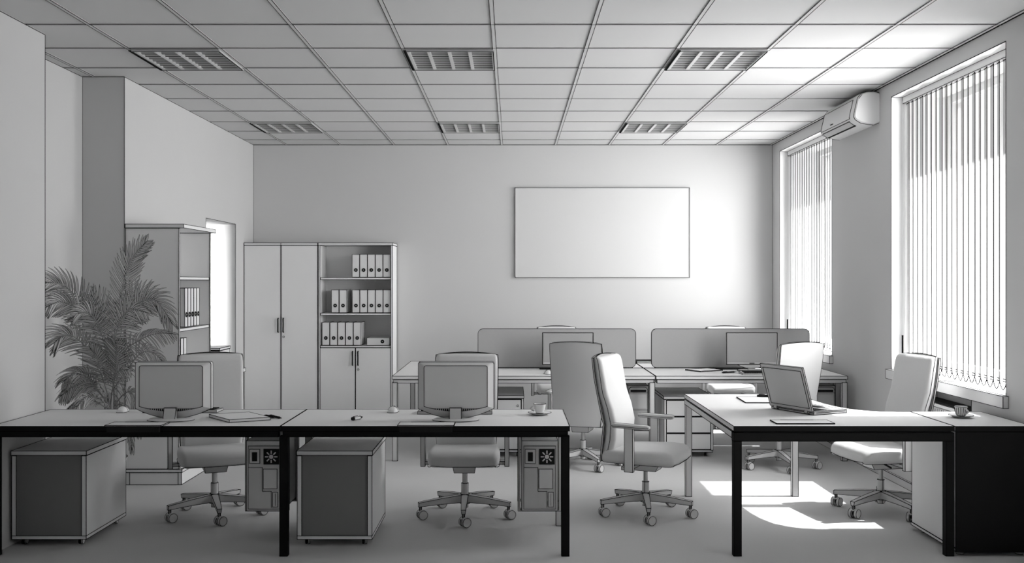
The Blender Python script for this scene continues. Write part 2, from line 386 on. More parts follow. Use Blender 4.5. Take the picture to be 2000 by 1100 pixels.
# ------------------------------------------------------------------ office chair (faces -y at rotation 0)
def make_chair():
    r = thing('office_chair', '', 'chair', group='office swivel chairs')
    RB = .295
    base = bpy.data.objects.new('star_base', None)
    b = MB(.0022); b.cyl((0, 0, .085), (0, 0, .145), .032, .028, 'metal', 16)
    for k in range(5):
        a = -PI / 2 + 2 * PI * k / 5; d = Vector((math.cos(a), math.sin(a), 0)); w = Vector((-d.y, d.x, 0))
        def sec(t, hw, zt, zb): return [d * t + w * hw + Vector((0, 0, zt)), d * t - w * hw + Vector((0, 0, zt)), d * t - w * hw * .7 + Vector((0, 0, zb)), d * t + w * hw * .7 + Vector((0, 0, zb))]
        b.loft([sec(.02, .022, .142, .092), sec(.16, .019, .128, .090), sec(RB - .012, .015, .112, .084), sec(RB + .012, .014, .108, .082)], 'metal', True, False, 40)
        b.cyl(d * RB + Vector((0, 0, .056)), d * RB + Vector((0, 0, .086)), .008, m='metal', n=8, sil=(0, PI))
    base = b.build('star_base', r)
    me = None
    for k in range(5):
        a = -PI / 2 + 2 * PI * k / 5
        loc = (RB * math.cos(a), RB * math.sin(a), 0)
        if me is None:
            c = MB(.0018)
            for s in (-1, 1):
                c.cyl((.01, s * .010, .031), (.01, s * .028, .031), .0285, m='metal', n=24)
            c.cyl((.01, -.012, .031), (.01, .012, .031), .011, m='dark', n=12, ink=False)
            c.prism([(-.016, .052), (.0, .062), (.02, .063), (.036, .052), (.02, .056)], -.012, .012, 'y', 'metal', False)
            o = c.build('caster', base, loc); me = o.data
        else:
            o = bpy.data.objects.new('caster', me); COL.objects.link(o); o.parent = base; o.location = loc
        o.rotation_euler.z = math.radians(22 + random.uniform(-12, 12))
    c = MB(.002); c.cyl((0, 0, .13), (0, 0, .215), .0225, m='metal', n=20, sil=(0, PI)); c.cyl((0, 0, .215), (0, 0, .30), .0145, m='metal', n=16, sil=(0, PI)); c.cyl((0, 0, .06), (0, 0, .09), .02, m='metal', n=16, sil=(0, PI))
    c.build('gas_column', r)
    c = MB(.002); c.loft([[(-.075, -.12, .352), (.075, -.12, .352), (.075, .14, .352), (-.075, .14, .352)], [(-.065, -.085, .295), (.065, -.085, .295), (.065, .12, .295), (-.065, .12, .295)]], 'metal', True, False)
    c.box(-.28, .28, .01, .07, .332, .352, 'metal'); c.cyl((.08, -.03, .335), (.20, -.05, .33), .006, m='dark', n=8, ink=False); c.build('tilt_mechanism', r)
    # seat cushion: cross sections along y
    secs = []; lines_l, lines_r, lo = [], [], []
    for y, hw, zt, zb in ((-.248, .195, .398, .366), (-.245, .205, .414, .360), (-.232, .215, .430, .357), (-.20, .224, .444, .356), (-.12, .228, .447, .356), (0, .228, .441, .356), (.12, .224, .436, .356), (.19, .216, .433, .356), (.215, .208, .428, .357), (.228, .20, .415, .36)):
        hh = (zt - zb) / 2; p = rrect(hw, hh, min(.032, hh * .95), 4)
        secs.append([(x, y, (zt + zb) / 2 + z + (.006 * (x / hw) ** 2 if z > 0 else 0)) for x, z in p])
        lines_l.append((-hw, y, zb + .004)); lines_r.append((hw, y, zb + .004)); lo.append((hw, y, (zb + zt) / 2))
    c = MB(.0022); c.loft(secs, 'fabric', False, True)
    c.line(*lines_l); c.line(*lines_r); c.line(lines_l[0], (-.1, -.25, .362), (.1, -.25, .362), lines_r[0])
    c.line(*[(x, y, z + .001) for (x, y, z) in secs[7][0:1]], *[(x * .98, .20, .434) for x in (.2, .1, 0, -.1, -.2)])
    c.line(*[s[4] for s in secs]); c.line(*[s[5] for s in secs])
    c.segs = c.segs[:-2 * (len(secs) - 1)]
    c.build('seat', r)
    # backrest: cross sections along the height
    def bk(u, v, w, hw):          # u across, v height, w distance in front of the rear face
        t = (v - .40) / .63
        yr = .262 - .028 * math.sin(min(1, max(0, t) / .65) * PI) + .052 * max(0, t - .28) / .72
        k = (u / .21) ** 2
        return (u, yr - w - .018 * k, v + .016 * max(0, t) ** 3 * (1 - k))
    hts = [(.375, .17, .05), (.385, .185, .064), (.41, .195, .072), (.50, .20, .078), (.60, .203, .08), (.70, .205, .075), (.80, .207, .068), (.90, .208, .062), (.98, .208, .056), (1.008, .206, .05), (1.022, .20, .04), (1.027, .19, .026)]
    secs = []
    for v, hw, th in hts:
        p = rrect(hw, th / 2, th * .42, 5); secs.append([bk(u, v, .012 + th / 2 + q, hw) for u, q in p])
    c = MB(.0022); c.loft(secs, 'fabric', False, True)
    n = len(secs[0])
    c.line(*[bk(-h[1] - .0005, h[0], .012 + h[2] * .5, h[1]) for h in hts]); c.line(*[bk(h[1] + .0005, h[0], .012 + h[2] * .5, h[1]) for h in hts])
    v, hw, th = hts[-1]; c.line(*[bk(hw * t / 6., v + .001, .012 + th / 2, hw) for t in range(-6, 7)])
    c.line(*[bk(hts[2][1] * t / 6., .43, .012 + hts[2][2] + .002, .2) for t in range(-6, 7)])
    c.build('backrest', r)
    secs = []
    sh = [(.36, .19), (.45, .2), (.6, .207), (.75, .21), (.9, .212), (1.0, .212), (1.024, .21)]
    for v, hw in sh: secs.append([bk(hw * t / 6., v, 0, hw) for t in range(-6, 7)] + [bk(hw * t / 6., v, .011, hw) for t in range(6, -7, -1)])
    c = MB(.0022); c.loft(secs, 'plastic', True, True, 60); c.build('back_shell', r)
    for s in (-1, 1):
        c = MB(.0022); c.box(s * .272 - .014, s * .272 + .014, -.005, .05, .322, .595, 'metal'); o = c.build('armrest', r)
        c = MB(.002); secs = []
        for y, k in ((-.125, .4), (-.12, .75), (-.105, 1), (.105, 1), (.12, .75), (.125, .4)): secs.append([(s * .272 + u * k, y + .012, .61 + q * k + (-.004 if y < 0 else 0)) for u, q in rrect(.026, .0135, .011, 4)])
        c.loft(secs, 'plastic', False, True)
        for q in (0, 10): c.line(*[Vector(t[q]) for t in secs[1:-1]])
        for q in (4, 14): c.line(*[Vector(t[q]) for t in secs[1:-1]])
        c.build('arm_pad', o)
    return r
D = math.radians
chairs = [
    (-1.93, 6.46, 22, 22, 'grey office chair behind the near left desk, half hidden by a computer tower'),
    (-.305, 6.45, 0, 1, 'grey office chair facing out behind the near middle desk, beside the coffee cup desk'),
    (.872, 6.50, 65, -4, 'office chair turned sideways with two armrests, standing free in the middle of the room'),
    (2.43, 6.56, -79, 18, 'sunlit office chair by the near window behind the laptop desk'),
    (.586, 8.20, 164, 20, 'office chair with its back to the viewer, at the left far desk'),
    (2.18, 8.14, 204, 4, 'brightly lit office chair at the right far desk, behind the laptop'),
    (.49, 10.46, 2, 10, 'office chair against the back wall, its top peeking over the left partition screen'),
    (2.29, 10.46, -3, 30, 'office chair against the back wall, its top peeking over the right partition screen'),
]
C0 = None
for x, y, th, bth, lab in chairs:
    if C0 is None: C0 = c = make_chair(); c.location = (x, y, 0); c.rotation_euler.z = D(th); c['label'] = lab
    else: c = dup(C0, (x, y, 0), D(th), lab)
    for ch in c.children:
        if ch.name.startswith('star_base'): ch.rotation_euler.z = D(bth - th)

# ------------------------------------------------------------------ desks
def leg(p, x, y, s=.042, z1=.665, ink=.0022, m='metal'):
    b = MB(ink); b.box(x - s / 2, x + s / 2, y - s / 2, y + s / 2, .002, z1, m); return b.build('leg', p)
def cpu_holder(p, x0, x1, y0, y1, zb, ink=.002):
    b = MB(ink); e = .008
    for ya in (y0 + .06, y1 - .09):
        b.box(x0 - e - .012, x0 - e, ya, ya + .03, zb - .014, DESK - .027, 'metal'); b.box(x1 + e, x1 + e + .012, ya, ya + .03, zb - .014, DESK - .027, 'metal')
        b.box(x0 - e, x1 + e, ya, ya + .03, zb - .014, zb - .004, 'metal')
    return b.build('computer_holder', p)
def simple_desk(name, label, x0, x1, y0, y1, legs, group=None, ink=.0022, flap=None, holder=None, th=.026, rear=False):
    r = thing(name, label, 'desk', ((x0 + x1) / 2, y0, 0), 0, group); cx = (x0 + x1) / 2; d = y1 - y0
    b = MB(ink); b.box(x0 - cx, x1 - cx, 0, d, DESK - th, DESK, 'top'); b.build('tabletop', r)
    a = x0 - cx; c = x1 - cx
    b = MB(ink)
    for ya in (.012, d - .052): b.box(a + .01, c - .01, ya, ya + .03, .66, DESK - th - .004, 'black' if y0 + ya < 5.6 else 'metal')  # near rail coloured black to look unlit
    for xa in (a + .006, c - .046): b.box(xa, xa + .04, .05, d - .05, .66, DESK - th - .004, 'metal', ink=False)
    b.build('frame_rail', r)
    for lx, ly in legs: leg(r, lx - cx, ly - y0, ink=ink, m='black' if ly < 5.6 else 'metal')  # near legs get the unlit look as colour, the others plain metal
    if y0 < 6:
        e = MB(ink); e.box(a, c, -.002, .0, DESK - th, DESK, 'black', ink=False); e.build('unlit_edge_strip', r)  # thin dark strip imitates an unlit front edge
    if flap:
        b = MB(ink); fx, fw = flap; b.box(fx - cx - fw / 2, fx - cx + fw / 2, -.022, .112, DESK + .0025, DESK + .008, 'top'); b.box(fx - cx - fw / 2 + .01, fx - cx + fw / 2 - .01, -.022, -.008, DESK - .03, DESK + .004, 'dark', ink=False)
        b.line((fx - cx - fw * .3, .108, DESK + .009), (fx - cx + fw * .3, .108, DESK + .009)); b.build('cable_flap', r)
    if rear: b = MB(); b.box(-.165, .165, d - .135, d - .01, DESK + .002, DESK + .008, 'dark', ink=False); b.build('cable_flap', r)
    if holder: cpu_holder(r, holder[0] - cx, holder[1] - cx, holder[2] - y0, holder[3] - y0, holder[4])
    return r
YF, YB = 5.497, 6.228
G1 = 'near row of two desks'
simple_desk('desk', 'near left grey desk with the closed notebook and a monitor seen from behind', -2.88, -1.283, YF, YB, [(-2.8635, YF + .025)], G1, flap=(-2.085, .31), holder=(-1.535, -1.325, 5.745, 6.16, .195))
simple_desk('desk', 'near middle grey desk with the coffee cup and a monitor seen from behind', -1.278, .318, YF, YB, [(-1.262, YF + .022), (-1.262, YB - .025), (.295, YF + .022), (.295, YB - .022)], G1, flap=(-.475, .31), holder=(.055, .266, 5.745, 6.16, .195))

# desk with a curved inner edge on the right
r = thing('curved_desk', 'grey desk with a curved inner edge and a steel frame, the laptop on it', 'desk', (1.225, YF, 0))
def W(x, y): return (x - 1.225, y - YF)
edge = [(1.225, 5.497), (2.442, 5.497), (2.442, 6.105), (2.36, 6.107), (2.27, 6.125), (2.19, 6.17), (2.12, 6.25), (2.075, 6.37), (2.045, 6.52), (2.03, 6.70), (2.025, 6.90), (2.02, 7.075), (1.225, 7.075)]
b = MB(.0022); b.prism([W(*p) for p in edge], DESK - .027, DESK, 'z', 'top', True, 40); b.line(*[W(*p) + (DESK,) for p in edge[2:]]); b.line(*[W(*p) + (DESK - .027,) for p in edge[2:]]); b.build('tabletop', r)
b = MB(.0022)
b.box(0, 1.216, .004, .046, .637, .683, 'black'); b.box(0, .042, .05, 1.57, .65, .685, 'metal'); b.box(.05, .79, 1.535, 1.57, .65, .685, 'metal')  # front rail has its unlit look in the colour
b.build('frame_rail', r)
for x, y in ((1.247, 5.522), (2.42, 5.522), (1.248, 7.045), (2.0, 7.045)): leg(r, x - 1.225, y - YF, .042, .637 if y < 6 else .65, m='black' if y < 6 else 'metal')  # black on the two near legs imitates unlit faces
b = MB(.0022); b.box(0, 1.217, -.002, 0, DESK - .027, DESK, 'black', ink=False); b.build('unlit_edge_strip', r)  # dark strip painted over the front edge so it looks unlit
b = MB(.0022); fx0, fx1 = at(1510, 0, 5.65).x - 1.225, at(1622, 0, 5.65).x - 1.225
b.box(fx0, fx1, .075, .22, DESK + .0022, DESK + .005, 'top'); b.line((fx0 + .06, .215, DESK + .006), (fx1 - .08, .215, DESK + .006)); b.build('cable_flap', r)

r = thing('side_cabinet', 'low side cabinet joined to the curved desk, ribbed cup on top', 'cabinet', (2.45, YF, 0))
b = MB(.0022); b.box(.004, .42, .004, .612, .045, .69, 'wood'); b.box(.0, .424, .0, .614, .028, .045, 'wood'); b.build('body', r)
b = MB(.0022); b.box(-.002, .428, -.004, .618, .693, DESK, 'top'); b.box(-.002, .428, -.006, -.004, .693, DESK, 'black', ink=False); b.build('top_board', r)  # front edge covered by a strip in the unlit black
b = MB(.0022); b.box(.0, .424, -.004, -.0005, .026, .688, 'black'); o = b.build('door', r); o['label'] = 'door panel with its unlit look put into the colour'  # cabinet front coloured black to look unlit
for x in (.05, .38):
    for y in (.06, .53): b = MB(.002); b.cyl((x, y, .002), (x, y, .027), .02, m='metal', n=12); b.build('foot', r)

# far bench: four desks back to back with an end table
NB, MBY, FB = 8.41, 9.185, 9.965
G2 = 'far bench of four desks'
hol = lambda x0: (x0 + 1.385, x0 + 1.562, 8.58, 8.98, .237)
simple_desk('desk', 'left far desk with its monitor half hidden by a chair back', -.380, 1.210, NB, MBY - .01, [(1.186, NB + .025)], G2, .0028, holder=hol(-.386), rear=True)
simple_desk('desk', 'right far desk with a monitor, thin notebook and keyboard', 1.218, 2.835, NB, MBY - .01, [(2.812, NB + .025)], G2, .0028, holder=hol(1.224), rear=True)
simple_desk('desk', 'left desk on the far side of the bench, behind the left partition screen', -.380, 1.210, MBY + .035, FB, [(1.186, FB - .03)], G2, .0028)
simple_desk('desk', 'right desk on the far side of the bench, behind the right partition screen', 1.218, 2.835, MBY + .035, FB, [(2.812, FB - .03)], G2, .0028)
simple_desk('end_table', 'bare grey end table closing the bench beside the bookcase cabinet', -1.012, -.388, NB, FB, [(-.99, NB + .025), (-.99, FB - .03), (-.41, NB + .025), (-.41, FB - .03)], None, .0028)
ps = None
for x, lab in ((.414, 'left grey felt partition screen across the far bench'), (2.014, 'right grey felt partition screen across the far bench, near the far window')):
    loc = (x, 9.19, DESK + .004)
    if ps is None:
        ps = r = thing('partition_screen', lab, 'partition', loc, 0, 'partition screens on the far bench')
        b = MB(.0028); b.prism([(u, q + .181) for u, q in rrect(.727, .178, .045, 6)], -.012, .012, 'y', 'felt', True, 60); b.build('panel', r)
        b = MB(); b.box(-.70, .70, -.016, .016, -.002, .004, 'dark', ink=False); b.build('gap_shade_strip', r)  # dark strip painted in for the shadow gap below the screen
    else: dup(ps, loc, 0, lab)
r = thing('folder', 'black folder lying behind the gap between the two partition screens', 'folder', (1.38, 9.84, DESK))
b = MB(); b.box(-.16, .16, -.10, .10, .002, .022, 'dark', ink=False); b.build('cover', r)
b = MB(); b.box(-.155, .155, -.103, -.099, .007, .017, 'paper', ink=False); b.build('pages', r)

# ------------------------------------------------------------------ pedestals
def pedestal(label, x0, x1, y0, y1, h, ink, back, group):
    r = thing('drawer_pedestal', label, 'cabinet', ((x0 + x1) / 2, y0, 0), 0, group); w = (x1 - x0) / 2; d = y1 - y0
    b = MB(ink)
    if back:
        b.box(-w, w, .004, d - .02, .042, .062, 'wood'); b.box(-w, -w + .026, .004, d - .02, .062, h - .028, 'wood'); b.box(w - .026, w, .004, d - .02, .062, h - .028, 'wood')
        b.box(-w + .026, w - .026, .016, d - .02, .062, h - .028, 'wood', ink=False)
        q = MB(ink); q.box(-w + .026, w - .026, .010, .015, .062, h - .028, 'panel', ink=False); q.build('back_panel', r)['label'] = 'back panel with desk shade put into its colour'  # darker sheet imitates shade on the pedestal back
    else:
        b.box(-w, w, .018, d, .042, .062, 'wood'); b.box(-w, -w + .018, 0, d, .062, h - .028, 'wood'); b.box(w - .018, w, 0, d, .062, h - .028, 'wood'); b.box(-w + .018, w - .018, .02, d, .062, h - .028, 'wood', ink=False)
    b.build('body', r)
    b = MB(ink); b.box(-w - .003, w + .003, 0, d, h - .025, h, 'top'); b.build('top_board', r)
    dz = (h - .028 - .068) / 3
    for k in range(3):
        z = .066 + dz * k; ya, yb = (d - .018, d) if back else (.0, .018)
        q = MB(ink); q.box(-w + .021, w - .021, ya, yb, z + .004, z + dz - .006, 'wood')
        q.box(-w + .025, w - .025, ya + .004, yb - .004, z + dz - .007, z + dz + .003, 'dark', ink=False); o = q.build('drawer', r)
        if k == 2:
            q = MB(.0015); yy = yb if back else ya; s = .004 if back else -.004
            q.cyl((w - .05, yy, z + dz * .6), (w - .05, yy + s, z + dz * .6), .009, m='metal', n=12); q.build('lock', o)
    for x in (-w + .05, w - .05):
        for y in (.06, d - .06):
            q = MB(.0016); q.cyl((x - .012, y, .02), (x - .004, y, .02), .018, m='dark', n=14, ink=False); q.cyl((x + .004, y, .02), (x + .012, y, .02), .018, m='metal', n=14); q.cyl((x, y, .03), (x, y, .042), .006, m='dark', n=8, ink=False); q.build('caster', r)
    return r
G3 = 'drawer pedestals under the desks'
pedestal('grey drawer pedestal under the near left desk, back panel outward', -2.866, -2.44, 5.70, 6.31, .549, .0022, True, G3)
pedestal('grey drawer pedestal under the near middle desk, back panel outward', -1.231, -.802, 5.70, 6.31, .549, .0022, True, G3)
pedestal('grey drawer pedestal under the left far desk, lock on its top drawer', -.318, .100, 8.60, 9.30, .535, .0028, False, G3)
pedestal('grey three-drawer pedestal under the right far desk, beside the curved desk', 1.314, 1.737, 8.60, 9.30, .527, .0028, False, G3)

# ------------------------------------------------------------------ computers
def pc(back, w, h, d, ink):
    """front (or rear connectors) on the -y side"""
    r = thing('computer_tower', '', 'computer', group='computer towers in holders under the desks')
    b = MB(ink); b.box(-w / 2, w / 2, .004, d, 0, h, 'screenback'); b.build('case', r)
    if back:
        f = MB(.0016); f.box(-w / 2 + .012, w / 2 - .012, 0, .004, .012, h - .03, 'plastic'); f.line((-w / 2 + .012, -.001, h * .62), (-.01, -.001, h * .62), (-.01, -.001, h * .28), (w * .2, -.001, h * .28), (w * .2, -.001, .02)); f.build('rear_panel', r)
        f = MB(.0016); f.box(-w * .40, -w * .12, -.004, 0, h * .68, h * .88, 'screenback', True); f.box(-w * .33, -w * .19, -.006, -.003, h * .71, h * .84, 'dark', False); f.build('power_supply', r)
        f = MB(.0016); fx, fz = w * .20, h * .775; f.box(fx - .045, fx + .045, -.0035, 0, fz - .045, fz + .045, 'dark', False)
        f.cyl((fx, -.005, fz), (fx, -.0035, fz), .014, m='metal', n=16)
        for k in range(8):
            a = 2 * PI * k / 8; f.box(.017, .036, -.005, -.0035, -.0035, .0035, 'metal', False, mtx=Matrix.Translation((fx, 0, fz)) @ Matrix.Rotation(a, 4, 'Y'))
        f.build('fan_grille', r)
        f = MB(.0016); f.box(-w * .02, w * .36, -.004, 0, h * .32, h * .6, 'screenback', True); f.build('port_plate', r)
        f = MB(.0016); f.box(w * .24, w * .38, -.004, 0, h * .06, h * .27, 'metal', True); f.line((w * .31, -.005, h * .08), (w * .31, -.005, h * .25)); f.build('slot_cover', r)
    else:
        f = MB(.0026); f.prism([(u, q + h / 2) for u, q in rrect(w / 2 - .006, h / 2 - .012, .03, 4)], -.008, .004, 'y', 'plastic', True, 60); f.build('front_panel', r)
        f = MB(.002); f.box(-w / 2 + .02, w / 2 - .02, -.010, -.007, h * .86, h * .91, 'dark', False); f.build('optical_drive', r)
        f = MB(.002); f.line((-w / 2 + .008, -.009, h * .84), (w / 2 - .008, -.009, h * .84)); f.line((-w / 2 + .008, -.009, h * .46), (w / 2 - .008, -.009, h * .46)); f.box(-w / 2 + .02, w / 2 - .02, -.009, -.007, h * .5, h * .8, 'metal', False); f.build('drive_cover', r)
    return r
t = pc(True, .208, .405, .42, .002); t.location = (-1.43, 5.745, .195); t['label'] = 'computer tower under the near left desk, rear fan and ports outward'
dup(t, (.160, 5.745, .195), 0, 'computer tower under the near middle desk, rear fan and ports outward')
t = pc(False, .175, .385, .40, .0026); t.location = (-.386 + 1.4735, 8.58, .237); t['label'] = 'computer tower with rounded front under the left far desk, behind the swivel chair arm'
dup(t, (1.224 + 1.4735, 8.58, .237), 0, 'computer tower with rounded front under the right far desk, by the wall')

# near monitors, seen from behind
def back_outline(hw, top, side, bot, rc):
    out = [(hw, side)]
    for k in range(5): t = PI / 2 * k / 4; out.append((hw - rc + rc * math.cos(t), top - rc + rc * math.sin(t)))
    for k in range(5): t = PI / 2 + PI / 2 * k / 4; out.append((-hw + rc + rc * math.cos(t), top - rc + rc * math.sin(t)))
    out.append((-hw, side))
    for k in range(1, 12): t = -1 + k / 6.; out.append((hw * t, side - (side - bot) * (1 - t * t)))
    return out
def monitor_back():
    r = thing('computer_monitor', '', 'monitor', group='monitors seen from behind on the near desks')
    O = back_outline(.219, .335, .065, .008, .012); O1 = back_outline(.2185, .334, .066, .009, .012); I = back_outline(.182, .316, .082, .055, .012)
    S3 = lambda P, y: [(x, y, z) for x, z in P]
    b = MB(.0022); b.loft([S3(O, .045), S3(O1, .01), S3(I, -.028)], 'screenback', False, False)
    b.line(*S3(O1, .01), close=True); b.line(*S3(O, .045), close=True); b.line(*S3(I, -.028), close=True); b.line(*S3(back_outline(.177, .311, .086, .060, .011), -.0282), close=True)
    b.segs = b.segs[:-len(I)]
    b.build('casing', r)
    b = MB(); b.box(-.20, .20, .045, .05, .075, .32, 'dark', False); b.build('screen', r)
    b = MB()
    vs = [(-.13 + .26 * k / 12., .068 - .012 * (1 - ((k - 6) / 6.) ** 2)) for k in range(13)]
    b.prism(vs + [(.13, .0705), (-.13, .0705)], -.031, -.0275, 'y', 'dark', False)
    for k in range(20): x = -.11 + .22 * k / 19; b.box(x - .0015, x + .0015, -.0325, -.03, .059, .070, 'plastic', False)
    b.build('vent', r)
    b = MB(.002); b.prism([(-.055, .010), (-.035, .010), (-.03, .06), (.06, .06)][:0] or [(-.06, .012), (-.032, .012), (-.032, .075), (-.045, .075)], -.034, .034, 'x', 'screenback', True); b.build('neck', r)
    b = MB(.002); n = 32
    e = lambda k, s, z: (.133 * s * math.cos(2 * PI * k / n), -.03 + .085 * s * math.sin(2 * PI * k / n), z)
    b.loft([[e(k, 1, .002) for k in range(n)], [e(k, 1, .008) for k in range(n)], [e(k, .93, .014) for k in range(n)]], 'screenback', False, True)
    b.line(*[e(k, 1.0, .006) for k in range(n)], close=True); b.build('base', r)
    return r
t = monitor_back(); t.location = (at(336.5, 0, 5.74).x, 5.745, DESK); t['label'] = 'back of the computer monitor on the near left desk, in front of the palm'
dup(t, (at(890.5, 0, 5.74).x, 5.745, DESK), 0, 'back of the computer monitor on the near middle desk, left of the coffee cup')

def monitor_front():
    r = thing('computer_monitor', '', 'monitor', group='flat monitors on the far desks')
    b = MB(.0045); b.box(-.225, .225, 0, .035, .062, .343, 'plastic', False); b.line((-.225, 0, .062), (.225, 0, .062), (.225, 0, .343), (-.225, 0, .343), close=True); b.build('casing', r)
    b = MB(); b.box(-.215, .215, -.004, 0, .082, .334, 'display', False); b.build('screen', r)
    b = MB(); b.box(-.022, .022, -.006, -.0005, .069, .075, 'dark', False); b.build('logo', r)
    b = MB(.0025); b.prism([(-.13, .062), (.13, .062), (.10, .045), (.05, .03), (-.05, .03), (-.10, .045)], .0, .03, 'y', 'plastic', True, 30); b.box(-.03, .03, .005, .03, .01, .05, 'plastic', False); b.build('neck', r)
    b = MB(.0025); b.prism([(x, y + .02) for x, y in rrect(.12, .085, .07, 6)], .002, .012, 'z', 'plastic', True, 60); b.build('base', r)
    return r
t = monitor_front(); t.location = (at(1468.5, 0, 8.86).x, 8.86, DESK); t['label'] = 'flat monitor on the right far desk, left of the bright chair'
dup(t, (at(1109, 0, 8.86).x, 8.86, DESK), 0, 'flat monitor on the left far desk, half hidden by a chair back')

# ------------------------------------------------------------------ keyboards, mice, pens, papers, cups
def keyboard():
    r = thing('keyboard', '', 'keyboard', group='computer keyboards')
    b = MB(.0016); b.loft([[(-.225, -.075, .002), (.225, -.075, .002), (.225, .075, .002), (-.225, .075, .002)], [(-.222, -.072, .020), (.222, -.072, .020), (.222, .072, .012), (-.222, .072, .012)]], 'plastic', True, False); b.build('body', r)
    b = MB(.0012)
    for j in range(5):
        for i in range(20):
            x = -.205 + .41 * (i + .5) / 20; y = -.056 + .112 * (j + .5) / 5; z = .021 - .008 * (y + .072) / .144
            b.box(x - .0085, x + .0085, y - .009, y + .009, z - .002, z + .006, 'dark', False)
    b.build('keys', r); return r
K = keyboard(); K.location = (-2.02, 6.125, DESK); K['label'] = 'keyboard behind the monitor on the near left desk'
dup(K, (-.345, 6.06, DESK), 0, 'keyboard behind the monitor on the near middle desk')
dup(K, (2.20, 8.60, DESK), PI, 'dark-keyed keyboard in front of the monitor on the right far desk')
dup(K, (.58, 8.62, DESK), PI, 'dark-keyed keyboard in front of the monitor on the left far desk')
def mouse():
    r = thing('computer_mouse', '', 'mouse', group='computer mice')
    secs = []
    for y, w, h in ((-.055, .012, .008), (-.05, .022, .017), (-.035, .029, .027), (-.005, .032, .034), (.025, .030, .029), (.045, .023, .019), (.053, .012, .009)):
        secs.append([(w * math.cos(PI * k / 8), y, .002 + h * math.sin(PI * k / 8)) for k in range(9)])
    b = MB(.0016); b.loft(secs, 'white', False, True, closed=True); b.line(*[s[0] for s in secs]); b.line(*[s[8] for s in secs]); b.line(secs[0][0], secs[0][8])
    b.line(*[(x, y, z + .0005) for x, y, z in secs[3]]); b.build('body', r)
    b = MB(); b.cyl((-.004, .03, .028), (.004, .03, .028), .006, m='dark', n=10, ink=False); b.build('wheel', r); return r
Q = mouse(); Q.location = (at(240, 0, 6.11).x, 6.11, DESK); Q.rotation_euler.z = .1; Q['label'] = 'white computer mouse on the near left desk, left of the monitor'
dup(Q, (at(768, 0, 6.10).x, 6.10, DESK), -.1, 'white computer mouse on the near middle desk, left of the monitor')
dup(Q, (at(1070, 0, 8.60).x, 8.60, DESK), .3, 'computer mouse on the left far desk, beside the chair back')

def pen(label, p, rz, L=.13, r0=.006, cap=True, group='pens on the desks', dark=False):
    r = thing('pen', label, 'pen', (p[0], p[1], DESK), rz, group); z = r0 + .002
    b = MB(.0014); b.cyl((-L / 2, 0, z), (L / 2 - .03, 0, z), r0, m='dark' if dark else 'white', n=10, sil=(0, PI, PI / 2)); b.cyl((L / 2 - .03, 0, z), (L / 2, 0, z), r0, .0015, m='dark', n=10, ink=False); b.build('barrel', r)
    b = MB(); b.cyl((-L / 2 - .012, 0, z), (-L / 2 - .002, 0, z), r0 * .9, m='dark', n=10, ink=False); b.box(-L / 2, -L / 2 + .04, -.0015, .0015, z + r0, z + r0 + .002, 'dark', False); b.build('clip', r)
a1 = at(513, 816, 5.86); pen('dark pen resting at the right corner of the closed notebook', (at(529, 0, 5.83).x, 5.835), D(-38), .10, .006, dark=True)
pen('dark pen lying alone right of the closed notebook, near the desk seam', (at(538, 0, 5.80).x, 5.815), D(-48), .13, .0065, dark=True)
pen('short white marker lying on the near middle desk', (at(699, 0, 5.74).x, 5.75), D(60), .085, .011)
pen('pen lying between notebook and keyboard on the right far desk', (at(1425, 0, 8.7).x, 8.69), D(25), .14, .007, dark=True)
pen('marker lying on the paper sheet beside the laptop', (1.76, 6.83), D(-8), .13, .011, dark=True)

def quad_slab(mb, P, z0, z1, m):
    mb.prism([(p[0], p[1]) for p in P], z0, z1, 'z', m)
def onDesk(px, py, h=DESK):
    y = (EYE - h) * F / (py - 550); return at(px, py, y)
h = DESK + .018
P = [onDesk(*q, h) for q in ((448, 820), (408.5, 809.5), (479, 803), (528, 815))]
P[2] = P[1] + P[3] - P[0]
c = sum(P, Vector()) / 4
r = thing('notebook', 'thick closed notebook on the near left desk, right of the monitor', 'notebook', (c.x, c.y, DESK))
b = MB(.002); quad_slab(b, [p - c for p in P], .0022, .018, 'paper'); b.build('pages', r)
r = thing('notebook', 'thin notebook lying diagonally on the right far desk', 'notebook', (at(1372, 0, 9.0).x, 8.93, DESK), D(30))
b = MB(.003); b.box(-.13, .13, -.10, .10, .003, .009, 'paper'); b.build('pages', r)
r = thing('paper_sheet', 'white paper sheet on the curved desk, partly behind the laptop', 'paper', (1.66, 6.69, DESK), D(-2))
b = MB(.002); b.box(-.12, .14, -.155, .155, .0022, .006, 'paper'); b.build('sheet', r)

